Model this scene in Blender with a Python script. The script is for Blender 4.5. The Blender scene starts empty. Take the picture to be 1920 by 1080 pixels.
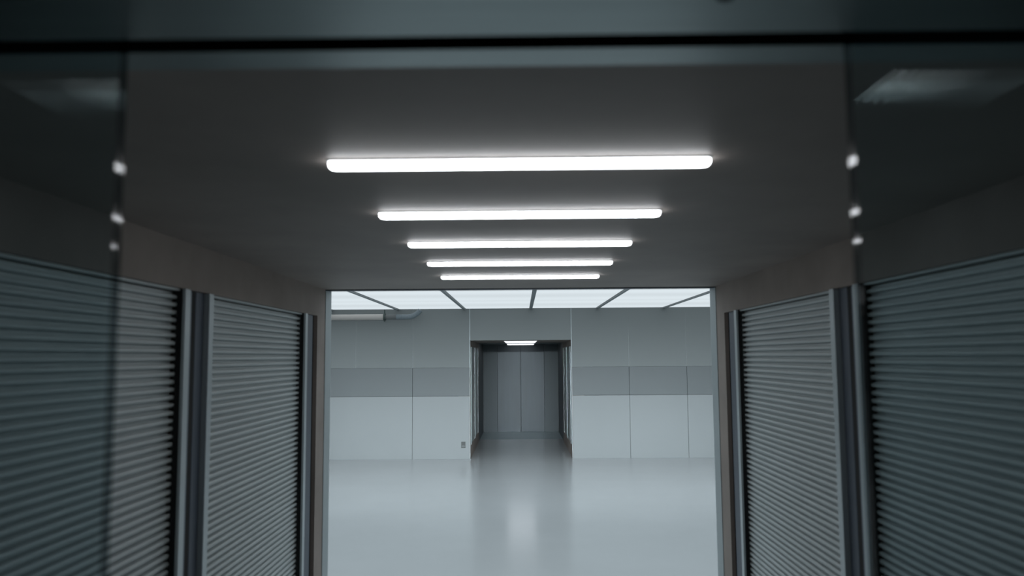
import bpy, bmesh, math
from math import radians, pi, sin, cos
from mathutils import Matrix, Vector

C = bpy.context.scene.collection
sc = bpy.context.scene

# ---------------------------------------------------------------- camera
EYE = 2.08
cam = bpy.data.cameras.new('camera')
cam.sensor_width = 36.0
cam.lens = 36.0 * 1450 / 1920
cam.clip_start = 0.05
cam.dof.use_dof = True
cam.dof.focus_distance = 10.0
cam.dof.aperture_fstop = 2.6
camo = bpy.data.objects.new('camera', cam)
C.objects.link(camo)
camo.matrix_world = (Matrix.Translation((0, 0, EYE)) @ Matrix.Rotation(radians(.6), 4, 'Z')
                     @ Matrix.Rotation(pi / 2 + radians(5.1), 4, 'X') @ Matrix.Rotation(radians(-.4), 4, 'Z'))
sc.camera = camo

# ---------------------------------------------------------------- world, large lights, exposure
w = bpy.data.worlds.new('world')
sc.world = w
w.use_nodes = True
w.node_tree.nodes['Background'].inputs[0].default_value = (.5, .6, .65, 1)
w.node_tree.nodes['Background'].inputs[1].default_value = 0.0
sc.view_settings.view_transform = 'Standard'
sc.view_settings.look = 'None'
sc.view_settings.gamma = 1
sc.view_settings.use_curve_mapping = False
sc.view_settings.exposure = 0

GLOW = 0.76          # luminous ceiling of the hall
STRIP = 12.0         # strip lamps
HALL_W = 300.0       # downward light of the luminous ceiling
CC = (.80, .93, 1.0)

def area(name, loc, sx, sy, power, spread, col=CC):
    l = bpy.data.lights.new(name, 'AREA')
    l.shape = 'RECTANGLE'; l.size = sx; l.size_y = sy
    l.energy = power; l.spread = radians(spread); l.color = col
    o = bpy.data.objects.new(name, l); C.objects.link(o); o.location = loc
    return o
area('hall_ceiling_light', (0, 9.0, 3.06), 13.0, 8.8, HALL_W, 150)

# added fill light with no lamp behind it, brightens the far wall downwards
wall_fill = area('far_wall_fill', (0, 4.34, 2.86), 11.0, .10, 96, 30, (.86, .95, 1.0))
wall_fill.rotation_euler = (radians(90 - 13), 0, 0)

# ---------------------------------------------------------------- materials
def mat(name, col, rough=.5, metal=0.0, var=0.0, scale=4.0, bump=0.0, spec=.5, coat=0.0, stretch=(1, 1, 1)):
    m = bpy.data.materials.new(name); m.use_nodes = True
    nt = m.node_tree; b = nt.nodes['Principled BSDF']
    b.inputs['Base Color'].default_value = (*col, 1)
    b.inputs['Roughness'].default_value = rough
    b.inputs['Metallic'].default_value = metal
    b.inputs['Specular IOR Level'].default_value = spec
    if coat:
        b.inputs['Coat Weight'].default_value = coat
        b.inputs['Coat Roughness'].default_value = .04
    if var or bump:
        tc = nt.nodes.new('ShaderNodeTexCoord'); mp = nt.nodes.new('ShaderNodeMapping')
        mp.inputs['Scale'].default_value = stretch
        n = nt.nodes.new('ShaderNodeTexNoise'); n.inputs['Scale'].default_value = scale
        n.inputs['Detail'].default_value = 6; n.inputs['Roughness'].default_value = .6
        nt.links.new(tc.outputs['Object'], mp.inputs[0]); nt.links.new(mp.outputs[0], n.inputs['Vector'])
        if var:
            r = nt.nodes.new('ShaderNodeMapRange')
            r.inputs['From Min'].default_value = .3; r.inputs['From Max'].default_value = .7
            r.inputs['To Min'].default_value = 1 - var; r.inputs['To Max'].default_value = 1 + var
            vm = nt.nodes.new('ShaderNodeVectorMath'); vm.operation = 'SCALE'
            vm.inputs[0].default_value = col
            nt.links.new(n.outputs[0], r.inputs[0]); nt.links.new(r.outputs[0], vm.inputs['Scale'])
            nt.links.new(vm.outputs[0], b.inputs['Base Color'])
        if bump:
            bp = nt.nodes.new('ShaderNodeBump'); bp.inputs['Strength'].default_value = bump
            bp.inputs['Distance'].default_value = .004
            nt.links.new(n.outputs[0], bp.inputs['Height']); nt.links.new(bp.outputs[0], b.inputs['Normal'])
    return m

def emat(name, col, strength):
    m = bpy.data.materials.new(name); m.use_nodes = True
    nt = m.node_tree; b = nt.nodes['Principled BSDF']
    b.inputs['Base Color'].default_value = (.02, .02, .02, 1)
    b.inputs['Roughness'].default_value = .6
    b.inputs['Emission Color'].default_value = (*col, 1)
    b.inputs['Emission Strength'].default_value = strength
    return m

M_conc = mat('brown_concrete', (.285, .245, .220), .75, var=.18, scale=2.2, bump=.12)
M_ceil = mat('dark_plaster', (.300, .262, .236), .60, var=.16, scale=1.8, bump=.06)
M_slat = mat('shutter_steel', (.52, .57, .575), .45, metal=.15, var=.04, scale=9, stretch=(.2, 1, 1))
M_rail = mat('rail_aluminium', (.50, .56, .58), .38, metal=.4)
M_post = mat('slate_blue_metal', (.085, .105, .135), .45, metal=.2)
M_black = mat('black_rubber', (.012, .013, .014), .8)
M_trim = mat('satin_trim', (.50, .57, .59), .4, metal=.1)
M_bluepost = mat('blue_grey_post', (.17, .21, .25), .45, metal=.2)
M_joint = mat('light_joint', (.40, .44, .45), .5)
M_near = mat('brushed_soffit', (.22, .27, .275), .36, metal=1.0, var=.05, scale=40, stretch=(.1, 1, 1))
M_cab = mat('dark_cab_metal', (.06, .07, .075), .4, metal=.4)
M_upper = mat('upper_cladding', (.166, .186, .188), .55, var=.02, scale=.8)
M_band = mat('band_cladding', (.112, .129, .135), .5, var=.02, scale=.8)
M_lower = mat('lower_cladding', (.222, .243, .250), .5, var=.02, scale=.8)
M_floor = mat('epoxy_floor', (.31, .325, .332), .17, var=.03, scale=.7, spec=.5)
M_floor2 = mat('threshold_metal', (.30, .37, .39), .3, metal=.4)
M_door = mat('dark_steel_door', (.050, .064, .073), .38, metal=.25, var=.07, scale=3, stretch=(3, 3, .3))
M_doorside = mat('door_surround', (.060, .079, .088), .45, metal=.1)
M_pipe = mat('beige_pipe', (.42, .40, .38), .5)
M_duct = mat('grey_flexible_duct', (.15, .185, .205), .5, bump=.3, scale=60)
M_clamp = mat('clamp_metal', (.05, .07, .065), .4, metal=.5)
M_socket = mat('grey_plastic', (.055, .062, .062), .5)
M_socket2 = mat('light_plastic', (.11, .12, .12), .5)
M_glow = emat('luminous_sheet', (.86, .95, 1.0), GLOW)
M_lamp = emat('strip_diffuser', (.93, .96, 1.0), STRIP)
M_dim = emat('dim_diffuser', (.78, .96, 1.0), 7.5)
M_far = emat('far_strip_diffuser', (.93, .95, 1.0), 1.15)
M_vest = emat('vestibule_diffuser', (.90, .94, 1.0), 2.8)
M_white = mat('white_reflector', (.75, .8, .8), .6)
_nt = M_glow.node_tree; _tc = _nt.nodes.new('ShaderNodeTexCoord'); _w = _nt.nodes.new('ShaderNodeTexWave')
_w.bands_direction = 'Y'; _w.inputs['Scale'].default_value = .22; _w.inputs['Distortion'].default_value = 0.0
_r = _nt.nodes.new('ShaderNodeMapRange'); _r.inputs['To Min'].default_value = GLOW * .95; _r.inputs['To Max'].default_value = GLOW * 1.06
_nt.links.new(_tc.outputs['Object'], _w.inputs['Vector']); _nt.links.new(_w.outputs['Fac'], _r.inputs[0])
_nt.links.new(_r.outputs[0], _nt.nodes['Principled BSDF'].inputs['Emission Strength'])
M_bar = mat('ceiling_bar', (.22, .25, .26), .5)

# tinted glass: clear pane with a Fresnel reflection
def glass_mat(name, tint, ior, rough):
    m = bpy.data.materials.new(name); m.use_nodes = True
    nt = m.node_tree; nt.nodes.remove(nt.nodes['Principled BSDF'])
    out = nt.nodes['Material Output']
    fr = nt.nodes.new('ShaderNodeFresnel'); fr.inputs[0].default_value = ior
    tr = nt.nodes.new('ShaderNodeBsdfTransparent'); tr.inputs[0].default_value = (*tint, 1)
    gl = nt.nodes.new('ShaderNodeBsdfGlossy'); gl.inputs['Roughness'].default_value = rough
    mx = nt.nodes.new('ShaderNodeMixShader')
    nt.links.new(fr.outputs[0], mx.inputs[0]); nt.links.new(tr.outputs[0], mx.inputs[1])
    nt.links.new(gl.outputs[0], mx.inputs[2]); nt.links.new(mx.outputs[0], out.inputs[0])
    return m
M_glass = glass_mat('tinted_glass', (.75, .82, .835), 1.5, .02)
M_edge = glass_mat('polished_glass_edge', (.34, .38, .395), 1.24, .05)

# ---------------------------------------------------------------- helpers
def box(bm, x0, x1, y0, y1, z0, z1):
    vs = [bm.verts.new((x, y, z)) for x in (x0, x1) for y in (y0, y1) for z in (z0, z1)]
    for f in ((0, 1, 3, 2), (4, 6, 7, 5), (0, 4, 5, 1), (2, 3, 7, 6), (0, 2, 6, 4), (1, 5, 7, 3)):
        bm.faces.new([vs[i] for i in f])

def obj(name, bm, m, parent=None, bevel=0.0, smooth=False, seg=2):
    bmesh.ops.recalc_face_normals(bm, faces=bm.faces)
    me = bpy.data.meshes.new(name); bm.to_mesh(me); bm.free()
    me.materials.append(m)
    if smooth:
        for p in me.polygons: p.use_smooth = True
    o = bpy.data.objects.new(name, me); C.objects.link(o)
    if parent is not None: o.parent = parent
    if bevel:
        b = o.modifiers.new('bevel', 'BEVEL'); b.width = bevel; b.segments = seg
        b.limit_method = 'ANGLE'
    return o

def boxes(name, m, lst, parent=None, bevel=0.0, seg=2):
    bm = bmesh.new()
    for b in lst: box(bm, *b)
    return obj(name, bm, m, parent, bevel, seg=seg)

def struct(o):
    o['kind'] = 'structure'; return o

def thing(name, label, cat, loc=(0, 0, 0), rz=0.0, group=None):
    o = bpy.data.objects.new(name, None); C.objects.link(o)
    o.empty_display_size = .1
    o.location = loc; o.rotation_euler = (0, 0, rz)
    o['label'] = label; o['category'] = cat
    if group: o['group'] = group
    return o

def dup(root, loc, rz, label, group=None):
    r = root.copy(); C.objects.link(r); r.location = loc; r.rotation_euler = (0, 0, rz)
    r['label'] = label
    if group: r['group'] = group
    for ch in list(root.children):
        c = ch.copy(); C.objects.link(c); c.parent = r
        for g in ch.children:
            d = g.copy(); C.objects.link(d); d.parent = c
    return r

def tube(bm, pts, rad, n=20, cap=True):
    rings = []
    for i, p in enumerate(pts):
        p = Vector(p)
        a = Vector(pts[max(i - 1, 0)]); b = Vector(pts[min(i + 1, len(pts) - 1)])
        d = (b - a).normalized(); u = Vector((0, 1, 0)); v = d.cross(u).normalized()
        r = rad[i] if isinstance(rad, (list, tuple)) else rad
        rings.append([bm.verts.new(p + (u * cos(2 * pi * k / n) + v * sin(2 * pi * k / n)) * r) for k in range(n)])
    for a, b in zip(rings, rings[1:]):
        for k in range(n):
            bm.faces.new((a[k], a[(k + 1) % n], b[(k + 1) % n], b[k]))
    if cap:
        bm.faces.new(rings[0][::-1]); bm.faces.new(rings[-1])

# ---------------------------------------------------------------- dimensions
HW = 1.05            # half width of both corridors
CZ = 2.449           # corridor ceiling
CZ2 = 2.43           # far corridor ceiling
Y_END = 4.20         # near corridor opens into the hall
Y_WALL = 16.10       # far wall of the hall
HC = 3.09            # hall ceiling
MID = (Y_END + Y_WALL) / 2

# ---------------------------------------------------------------- floor
struct(boxes('floor', M_floor, [(-7, 7, -1.7, 19.9, -.10, 0)]))
struct(boxes('floor', M_floor2, [(-1.3, 1.3, 19.9, 22.0, -.10, 0.0)]))

# ---------------------------------------------------------------- corridor side walls with a shallow recess
LINT, SILL = 2.30, .25
RB = .045            # recess depth
def corridor_wall(name, s, ys, ye, r0, r1, top):
    """s = side sign; wall from ys to ye, recess from r0 to r1"""
    def X(a, b): return (min(s * a, s * b), max(s * a, s * b))
    L = []
    L.append((*X(HW, HW + .25), ys, r0, 0, top + .1))
    L.append((*X(HW, HW + .25), r1, ye, 0, top + .1))
    L.append((*X(HW, HW + .25), r0, r1, LINT, top + .1))
    L.append((*X(HW, HW + .25), r0, r1, 0, SILL))
    L.append((*X(HW + RB, HW + .25), r0, r1, SILL, LINT))
    return struct(boxes(name, M_conc, L))
corridor_wall('wall_left', -1, .96, Y_END, 1.10, 3.99, CZ)
corridor_wall('wall_right', 1, .96, Y_END, 1.10, 3.99, CZ)
def fy(y): return 2 * MID - y      # mirrored along the hall
corridor_wall('wall_left', -1, Y_WALL + .02, 19.45, fy(3.99), fy(1.10), CZ2)
corridor_wall('wall_right', 1, Y_WALL + .02, 19.45, fy(3.99), fy(1.10), CZ2)

# ceilings of the corridors
struct(boxes('ceiling', M_ceil, [(-HW, HW, .956, Y_END - .004, CZ, CZ + .1)]))
struct(boxes('ceiling', M_ceil, [(-HW, HW, Y_WALL + .03, 19.45, CZ2, CZ2 + .1)]))

# recess fillers: slate blue posts and black joints between the shutters
def fillers(s, flip):
    def Y(a, b):
        if flip: a, b = fy(b), fy(a)
        return (a, b)
    def X(a, b): return (min(s * a, s * b), max(s * a, s * b))
    struct(boxes('trim_1', M_post, [(*X(HW + .012, HW + RB), *Y(2.516, 2.580), SILL, LINT),
                                    (*X(HW + .012, HW + RB), *Y(3.795, 3.945), SILL, LINT)], bevel=.001))
    struct(boxes('trim_2', M_bluepost, [(*X(HW + .010, HW + RB), *Y(2.437, 2.479), SILL, LINT)], bevel=.001))
    struct(boxes('trim_3', M_black, [(*X(HW + .013, HW + RB), *Y(2.480, 2.515), SILL, LINT),
                                     (*X(HW + .020, HW + RB), *Y(3.946, 3.99), SILL, LINT),
                                     (*X(HW + .034, HW + RB), *Y(1.10, 1.222), SILL, LINT)]))
for s in (-1, 1):
    for flip in (False, True):
        fillers(s, flip)

# satin metal corner trims around both openings
bm = bmesh.new()
for sgn in (-1, 1):
    pf = [(HW, Y_END - .055), (HW - .004, Y_END - .055), (HW - .020, Y_END - .006), (HW - .020, Y_END), (HW, Y_END)]
    lo = [bm.verts.new((sgn * x, y, 0)) for x, y in pf]; hi = [bm.verts.new((sgn * x, y, CZ - .006)) for x, y in pf]
    for k in range(5): bm.faces.new((lo[k], lo[(k + 1) % 5], hi[(k + 1) % 5], hi[k]))
    bm.faces.new(lo); bm.faces.new(hi)
struct(obj('trim_4', bm, M_trim))
struct(boxes('trim_4', M_post, [(-HW, HW, Y_END - .05, Y_END, CZ - .006, CZ - .0005)]))
struct(boxes('trim_5', M_trim, [(-HW - .006, -HW + .002, Y_WALL - .004, Y_WALL + .02, 0, HC - .02),
                                (HW - .002, HW + .006, Y_WALL - .004, Y_WALL + .02, 0, HC - .02)]))

# ---------------------------------------------------------------- roller shutters
SW = 1.207           # overall width of one shutter
RAIL = .038
def make_shutter():
    """local x along the wall, +y towards the corridor, z=0 at the sill"""
    h = LINT - SILL
    t = thing('roller_shutter', '', 'roller shutter')
    bm = bmesh.new()
    pitch = .0239
    n = int((h - .046) / pitch)
    prof = []
    z = h - .0095 - n * pitch; zbot = z - .001
    for i in range(n):
        # slat with a broad, slightly rounded face and a deep narrow joint
        for fz, fy_ in ((0, -.002), (.03, .0100), (.09, .0126), (.19, .0136), (.31, .0139), (.42, .0136), (.52, .0124), (.575, .0096), (.60, -.002)):
            prof.append((fy_, z + fz * pitch))
        prof.append((-.002, z + pitch * .97))
        z += pitch
    x0, x1 = -SW / 2 + RAIL - .004, SW / 2 - RAIL + .004
    prev = None
    for (y, zz) in prof:
        a, b = bm.verts.new((x0, y - .036, zz)), bm.verts.new((x1, y - .036, zz))
        if prev: bm.faces.new((prev[0], prev[1], b, a))
        prev = (a, b)
    ztop = prof[-1][1]
    vb = [bm.verts.new(c) for c in ((x0, -.042, zbot), (x1, -.042, zbot), (x1, -.042, ztop), (x0, -.042, ztop))]
    bm.faces.new(vb)
    obj('slat_curtain', bm, M_slat, t)
    for s in (-1, 1):
        xa, xb = s * (SW / 2), s * (SW / 2 - RAIL)
        xo, xi = min(xa, xb), max(xa, xb)
        inner = xb
        # channel: front flange + back + outer web, dark slot towards the curtain
        bm = bmesh.new()
        box(bm, xo, xi, -.004, .006, 0, h)
        box(bm, min(xa, xa - s * .012), max(xa, xa - s * .012), -.040, -.004, 0, h)
        r = obj('guide_rail', bm, M_rail, t, bevel=.0012)
        obj('brush_seal', (lambda b: (box(b, min(xb - s * 0, xb + s * .034), max(xb - s * 0, xb + s * .034), -.020, -.0045, 0.0, h), b)[1])(bmesh.new()), M_black, r)
    boxes('head_rail', M_slat, [(x0, x1, -.036, -.012, h - .007, h)], t, bevel=.001)
    boxes('bottom_bar', M_rail, [(x0, x1, -.034, -.012, 0, zbot - .001)], t, bevel=.002)
    return t
proto = make_shutter()
def place(s, yc, label, group, first=[True]):
    loc = (s * HW, yc, SILL); rz = -pi / 2 if s < 0 else pi / 2
    if first[0]:
        first[0] = False
        proto.location = loc; proto.rotation_euler = (0, 0, rz)
        proto['label'] = label; proto['group'] = group
    else:
        dup(proto, loc, rz, label, group)
g1 = 'roller shutters along the dark corridor'
y_near, y_far = (1.227 + 2.434) / 2, (2.583 + 3.790) / 2
place(-1, y_near, 'grey slatted roller shutter in the left wall, partly seen through the glass pane', g1)
place(-1, y_far, 'grey slatted roller shutter in the left wall, next to the opening into the bright hall', g1)
place(1, y_near, 'grey slatted roller shutter in the right wall, seen through the glass pane', g1)
place(1, y_far, 'grey slatted roller shutter in the right wall, next to the opening into the bright hall', g1)
g2 = 'roller shutters inside the far doorway'
for s, side in ((-1, 'left'), (1, 'right')):
    place(s, fy(y_far), 'narrow-looking roller shutter just inside the far doorway, on its %s wall' % side, g2)
    place(s, fy(y_near), 'narrow-looking roller shutter deeper inside the far doorway, on its %s wall' % side, g2)

# ---------------------------------------------------------------- strip lamps
def make_strip():
    t = thing('ceiling_strip_light', '', 'ceiling light')
    L, W = .714, .032
    boxes('housing', M_rail, [(-L / 2 - .001, L / 2 + .001, -W / 2 - .001, W / 2 + .001, -.004, 0)], t)
    bm = bmesh.new()
    # rounded bar: profile in z with end corners rounded
    n = 6; ring = []
    hgt = .015
    def outline(inset):
        pts = []
        r = .010
        x, y = L / 2 - inset, W / 2 - inset
        for cx, cy, a0 in ((x - r, y - r, 0), (-x + r, y - r, pi / 2), (-x + r, -y + r, pi), (x - r, -y + r, 1.5 * pi)):
            for k in range(n + 1):
                a = a0 + pi / 2 * k / n
                pts.append((cx + r * cos(a), cy + r * sin(a)))
        return pts
    levels = [(0, -.004), (0, -.009), (.001, -.012), (.003, -.014), (.006, -hgt)]
    for ins, z in levels:
        ring.append([bm.verts.new((x, y, z)) for x, y in outline(ins)])
    for a, b in zip(ring, ring[1:]):
        for k in range(len(a)):
            bm.faces.new((a[k], a[(k + 1) % len(a)], b[(k + 1) % len(a)], b[k]))
    bm.faces.new(ring[-1]); bm.faces.new(ring[0][::-1])
    obj('diffuser', bm, M_lamp, t)
    return t
strip = make_strip()
gs = 'white strip lights along the dark corridor ceiling'
names = ['nearest the glass panes, longest in view', 'second from the glass panes',
         'third of five, the middle one of the row', 'fourth from the glass panes',
         'last before the bright hall']
YS = [1.425, 1.945, 2.460, 2.975, 3.487]
for i, y in enumerate(YS):
    lab = 'glowing white strip light on dark ceiling, ' + names[i]
    if i == 0:
        strip.location = (0, y, CZ); strip['label'] = lab; strip['group'] = gs
    else:
        dup(strip, (0, y, CZ), 0, lab, gs)
far_mesh = None
for y in YS:
    f = dup(strip, (0, fy(y), CZ2), 0, 'white strip light on the ceiling inside the far doorway', 'strip lights inside the far doorway')
    for ch in f.children:
        if ch.name.startswith('diffuser'):
            if far_mesh is None:
                far_mesh = ch.data.copy(); far_mesh.materials.clear(); far_mesh.materials.append(M_far)
            ch.data = far_mesh

# ---------------------------------------------------------------- near vestibule: soffit, slot, glass panes
S0, S1 = .861, .901
struct(boxes('ceiling', M_near, [(-HW, HW, .756, S0, CZ, CZ + .08),
                                 (-HW, HW, -1.6, .632, CZ, CZ + .08),
                                 (-.491, .491, .632, .756, CZ, CZ + .08),
                                 (-HW, -.697, .632, .756, CZ, CZ + .08),
                                 (.697, HW, .632, .756, CZ, CZ + .08)]))
struct(boxes('trim_6', M_near, [(-HW, HW, S1, .956, CZ, CZ + .08)]))
struct(boxes('trim_7', M_black, [(-HW, HW, S0, S1, CZ + .07, CZ + .1),
                                 (-HW, HW, S0 + .0005, S0 + .002, CZ + .001, CZ + .07),
                                 (-HW, HW, S1 - .002, S1 - .0005, CZ + .001, CZ + .07)]))
for s, nm in ((-1, 'wall_left'), (1, 'wall_right')):
    struct(boxes(nm, M_cab, [(min(s * HW, s * 1.3), max(s * HW, s * 1.3), -1.6, .96, 0, CZ + .1)]))
    struct(boxes(nm, M_cab, [(min(s * HW, s * 1.3), max(s * HW, s * 1.3), 19.45, 21.8, 0, CZ + .1)]))
struct(boxes('wall_back', M_cab, [(-1.3, 1.3, -1.7, -1.6, 0, CZ + .1)]))

def glass(x_edge, s, label):
    t = thing('glass_pane', label, 'glass panel', (x_edge, .881, 0))
    xa, xb = 0.0003 * s, (HW - abs(x_edge)) * s
    bm = bmesh.new(); box(bm, min(xa, xb), max(xa, xb), -.010, .010, 0, CZ + .05)
    bm.faces.ensure_lookup_table()
    end = [f for f in bm.faces if all(abs(v.co.x - xa) < 1e-6 for v in f.verts)]
    bmesh.ops.delete(bm, geom=end, context='FACES_ONLY')      # this side is closed by the ground edge
    obj('pane', bm, M_glass, t)
    # slightly hollow-ground edge
    bm = bmesh.new(); prev = None; R_ = .33
    for k in range(11):
        y = -.010 + .002 * k
        xx = s * .0009 * 0 + s * ((.010 ** 2 - y * y) / (2 * R_))
        a, b = bm.verts.new((xx, y, 0)), bm.verts.new((xx, y, CZ + .05))
        if prev: bm.faces.new((prev[0], a, b, prev[1]))
        prev = (a, b)
    eo = obj('polished_edge', bm, M_edge, t)
    if sum(p.normal.x for p in eo.data.polygons) * s > 0: eo.data.flip_normals()   # face the opening
    for p in eo.data.polygons: p.use_smooth = True
    return t
glass(-.466, -1, 'tinted clear glass pane on the left, hanging edge catching two light glints')
glass(.385, 1, 'tinted clear glass pane on the right, its edge catching three light glints')

# recessed lamps in the soffit that the panes mirror
def recessed(k, label):
    """k = side sign; square downlight, blades added to fade its mirror image"""
    x0, x1, b = .494, .694, .060
    t = thing('recessed_ceiling_light', label, 'ceiling light', (k * (x0 + x1) / 2, .694, CZ), 0, 'recessed lights in the near soffit')
    h = (x1 - x0) / 2
    boxes('housing', M_black, [(-h - .002, -h, -b, b, .001, .03), (h, h + .002, -b, b, .001, .03), (-h, h, -b, -b + .002, .001, .03),
                             (-h, h, b - .002, b, .001, .03), (-h, h, -b + .002, b - .002, .026, .03)], t)
    boxes('diffuser', M_dim, [(-h + .001, h - .001, -b + .003, b - .003, .012, .016)], t)
    n = 14; g = 2 * h / n
    boxes('fade_blades', M_black, [(-h + g * i - .0004, -h + g * i + .0004, -b + .003, b - .003, .0025, .0025 + g * .55) for i in range(1, n)], t)  # invented blades, they make the mirrored patch fade outwards
recessed(1, 'dim square recessed ceiling light mirrored in the right glass pane')
recessed(-1, 'dim square recessed ceiling light mirrored in the left glass pane')

# small dark sensor at the very top of the picture
bm = bmesh.new()
bmesh.ops.create_cone(bm, cap_ends=True, segments=28, radius1=.0085, radius2=.011, depth=.006)
o = obj('ceiling_sensor', bm, M_black, None, bevel=.001)
o.location = (.2125, .763, CZ - .003)
o['label'] = 'tiny round dark sensor button on the near metal soffit'; o['category'] = 'sensor'

# ---------------------------------------------------------------- hall
ST0, ST1 = 1.283, 1.867
DT = 2.425
wb = bpy.data.objects.new('wall_back', None); C.objects.link(wb); wb['kind'] = 'structure'
wb.location = (0, Y_WALL, 0)
G = .006
# backing behind the cladding, around the doorway
boxes('backing', M_black, [(-7, -HW, .022, .06, 0, ST1), (HW, 7, .022, .06, 0, ST1)], wb)
boxes('joint_strip', M_joint, [(-7, -HW, .006, .06, ST1, HC + .1), (HW, 7, .006, .06, ST1, HC + .1), (-HW, HW, .022, .06, DT + .02, HC + .1)], wb)
def panel(name, m, x0, x1, z0, z1):
    boxes(name, m, [(x0 + G / 2, x1 - G / 2, 0, .005 if z0 >= ST1 else .02, z0 + G / 2, z1 - G / 2)], wb, bevel=.0015, seg=1)
for s in (-1, 1):
    cols = [1.062, 2.24, 3.43, 4.62, 5.81, 7.0]
    for a, b in zip(cols, cols[1:]):
        panel('upper_panel', M_upper, min(s * a, s * b), max(s * a, s * b), ST1, HC)
    low = [1.062, 2.24, 4.62, 7.0] if s < 0 else cols
    for a, b in zip(low, low[1:]):
        panel('band_panel', M_band, min(s * a, s * b), max(s * a, s * b), ST0, ST1)
        panel('lower_panel', M_lower, min(s * a, s * b), max(s * a, s * b), -.003, ST0)
panel('lintel_panel', M_upper, -HW + .004, HW - .004, DT, HC)
# wall on the near side of the hall, around the corridor
struct(boxes('wall_front', M_upper, [(-7, -1.30, 4.10, Y_END, 0, HC + .1), (1.30, 7, 4.10, Y_END, 0, HC + .1),
                                     (-1.30, 1.30, 4.10, Y_END, CZ + .1, HC + .1)]))
struct(boxes('wall_left', M_lower, [(-7.1, -7, 4.10, Y_WALL + .06, 0, HC + .1)]))
struct(boxes('wall_right', M_lower, [(7, 7.1, 4.10, Y_WALL + .06, 0, HC + .1)]))

# luminous ceiling: bars, two rows of panels in view, the rest as one sheet
bars = [.22 + 1.385 * k for k in range(-4, 5)]
xs = [-6.98] + bars + [6.98]
struct(boxes('trim_8', M_bar, [(x - .026, x + .026, Y_END + .01, Y_WALL - .02, HC - .022, HC + .03) for x in bars]))
struct(boxes('ceiling', M_glow, [(-6.98, 6.98, Y_END + .01, 11.60, HC + .002, HC + .03)]))
struct(boxes('ceiling', M_bar, [(-7.1, 7.1, 4.1, Y_WALL + .06, HC + .1, HC + .2)]))
ords = {2: 'leftmost', 3: 'second from left', 4: 'third from left', 5: 'third from right', 6: 'second from right', 7: 'rightmost'}
for row, (ya, yb, rn) in enumerate(((13.93, Y_WALL - .02, 'row against the far wall'), (11.60, 13.915, 'nearer row'))):
    for i in range(2, 8):
        a, b = xs[i] + .028, xs[i + 1] - .028
        t = thing('luminous_ceiling_panel', 'glowing white ceiling panel, %s visible in the %s' % (ords[i], rn), 'ceiling light panel',
                  ((a + b) / 2, (ya + yb) / 2, HC), 0, 'luminous ceiling panels of the hall')
        hx, hy = (b - a) / 2, (yb - ya) / 2
        boxes('frame', M_bar, [(-hx, -hx + .006, -hy, hy, -.004, .03), (hx - .006, hx, -hy, hy, -.004, .03)], t)
        boxes('diffuser', M_glow, [(-hx + .006, hx - .006, -hy, hy, 0, .02)], t)
for i in (0, 1, 8, 9):
    struct(boxes('ceiling', M_glow, [(xs[i] + .028, xs[i + 1] - .028, 11.60, Y_WALL - .02, HC + .002, HC + .03)]))

# pipe high on the far wall
PY, PZ = 15.86, 2.915
t = thing('ceiling_pipe', 'beige pipe high on the far wall bending up into the ceiling', 'pipe', (-2.8, PY, PZ))
bm = bmesh.new(); tube(bm, [(-3.6, 0, 0), (0, 0, 0)], .060); obj('pipe', bm, M_pipe, t, smooth=False)
bm = bmesh.new(); tube(bm, [(.0, 0, 0), (.25, 0, 0.0)], .050); obj('coupling', bm, M_socket2, t)
pts = [(.25 + .0256 * k, 0, 0) for k in range(9)] + [(.48 + .32 * sin(q), 0, .32 * (1 - cos(q))) for q in [radians(4 * k) for k in range(1, 15)]]
bm = bmesh.new(); tube(bm, pts, [.050 + (.003 if k % 2 else 0) for k in range(len(pts))]); obj('flexible_duct', bm, M_duct, t)
bm = bmesh.new(); tube(bm, [(-.01, 0, 0), (.03, 0, 0)], .074); box(bm, -.004, .024, -.008, .008, .07, HC - .022 - PZ)
box(bm, -.004, .024, -.012, .012, -.10, -.07)
obj('clamp', bm, M_clamp, t)

# socket low on the far wall
t = thing('wall_socket', 'small grey wall socket low on the far wall beside the doorway', 'socket', (-1.19, Y_WALL, .29))
boxes('cover_plate', M_socket, [(-.044, .044, -.012, 0, -.064, .064)], t, bevel=.003)
boxes('socket_insert', M_socket2, [(-.030, .030, -.016, -.012, -.052, -.012)], t, bevel=.002)

# ---------------------------------------------------------------- far vestibule with double door
YD = 21.8
struct(boxes('ceiling', M_near, [(-HW, HW, 19.45, YD, CZ2, CZ2 + .08)]))
struct(boxes('wall_back', M_doorside, [(-1.3, -.66, YD, YD + .1, 0, CZ2 + .1), (.66, 1.3, YD, YD + .1, 0, CZ2 + .1)]))
t = thing('square_ceiling_light', 'square white ceiling light before the double door at the far end', 'ceiling light', (0, 21.0, CZ2))
boxes('frame', M_rail, [(-.37, .37, -.50, .50, -.006, 0)], t)
boxes('diffuser', M_vest, [(-.355, .355, -.485, .485, -.020, -.006)], t, bevel=.004)
dd = bpy.data.objects.new('door_1', None); C.objects.link(dd); dd['kind'] = 'structure'; dd.location = (0, YD, 0)
boxes('door_leaf', M_door, [(-.655, -.004, .020, .06, 0, CZ2)], dd, bevel=.002)
boxes('door_leaf', M_door, [(.004, .655, .020, .06, 0, CZ2)], dd, bevel=.002)
boxes('door_seal', M_black, [(-.004, .004, .026, .06, 0, CZ2)], dd)
dd2 = bpy.data.objects.new('door_2', None); C.objects.link(dd2); dd2['kind'] = 'structure'; dd2.location = (0, -1.6, 0)
boxes('door_leaf', M_door, [(-.655, -.004, 0, .02, 0, 2.3)], dd2)
boxes('door_leaf', M_door, [(.004, .655, 0, .02, 0, 2.3)], dd2)
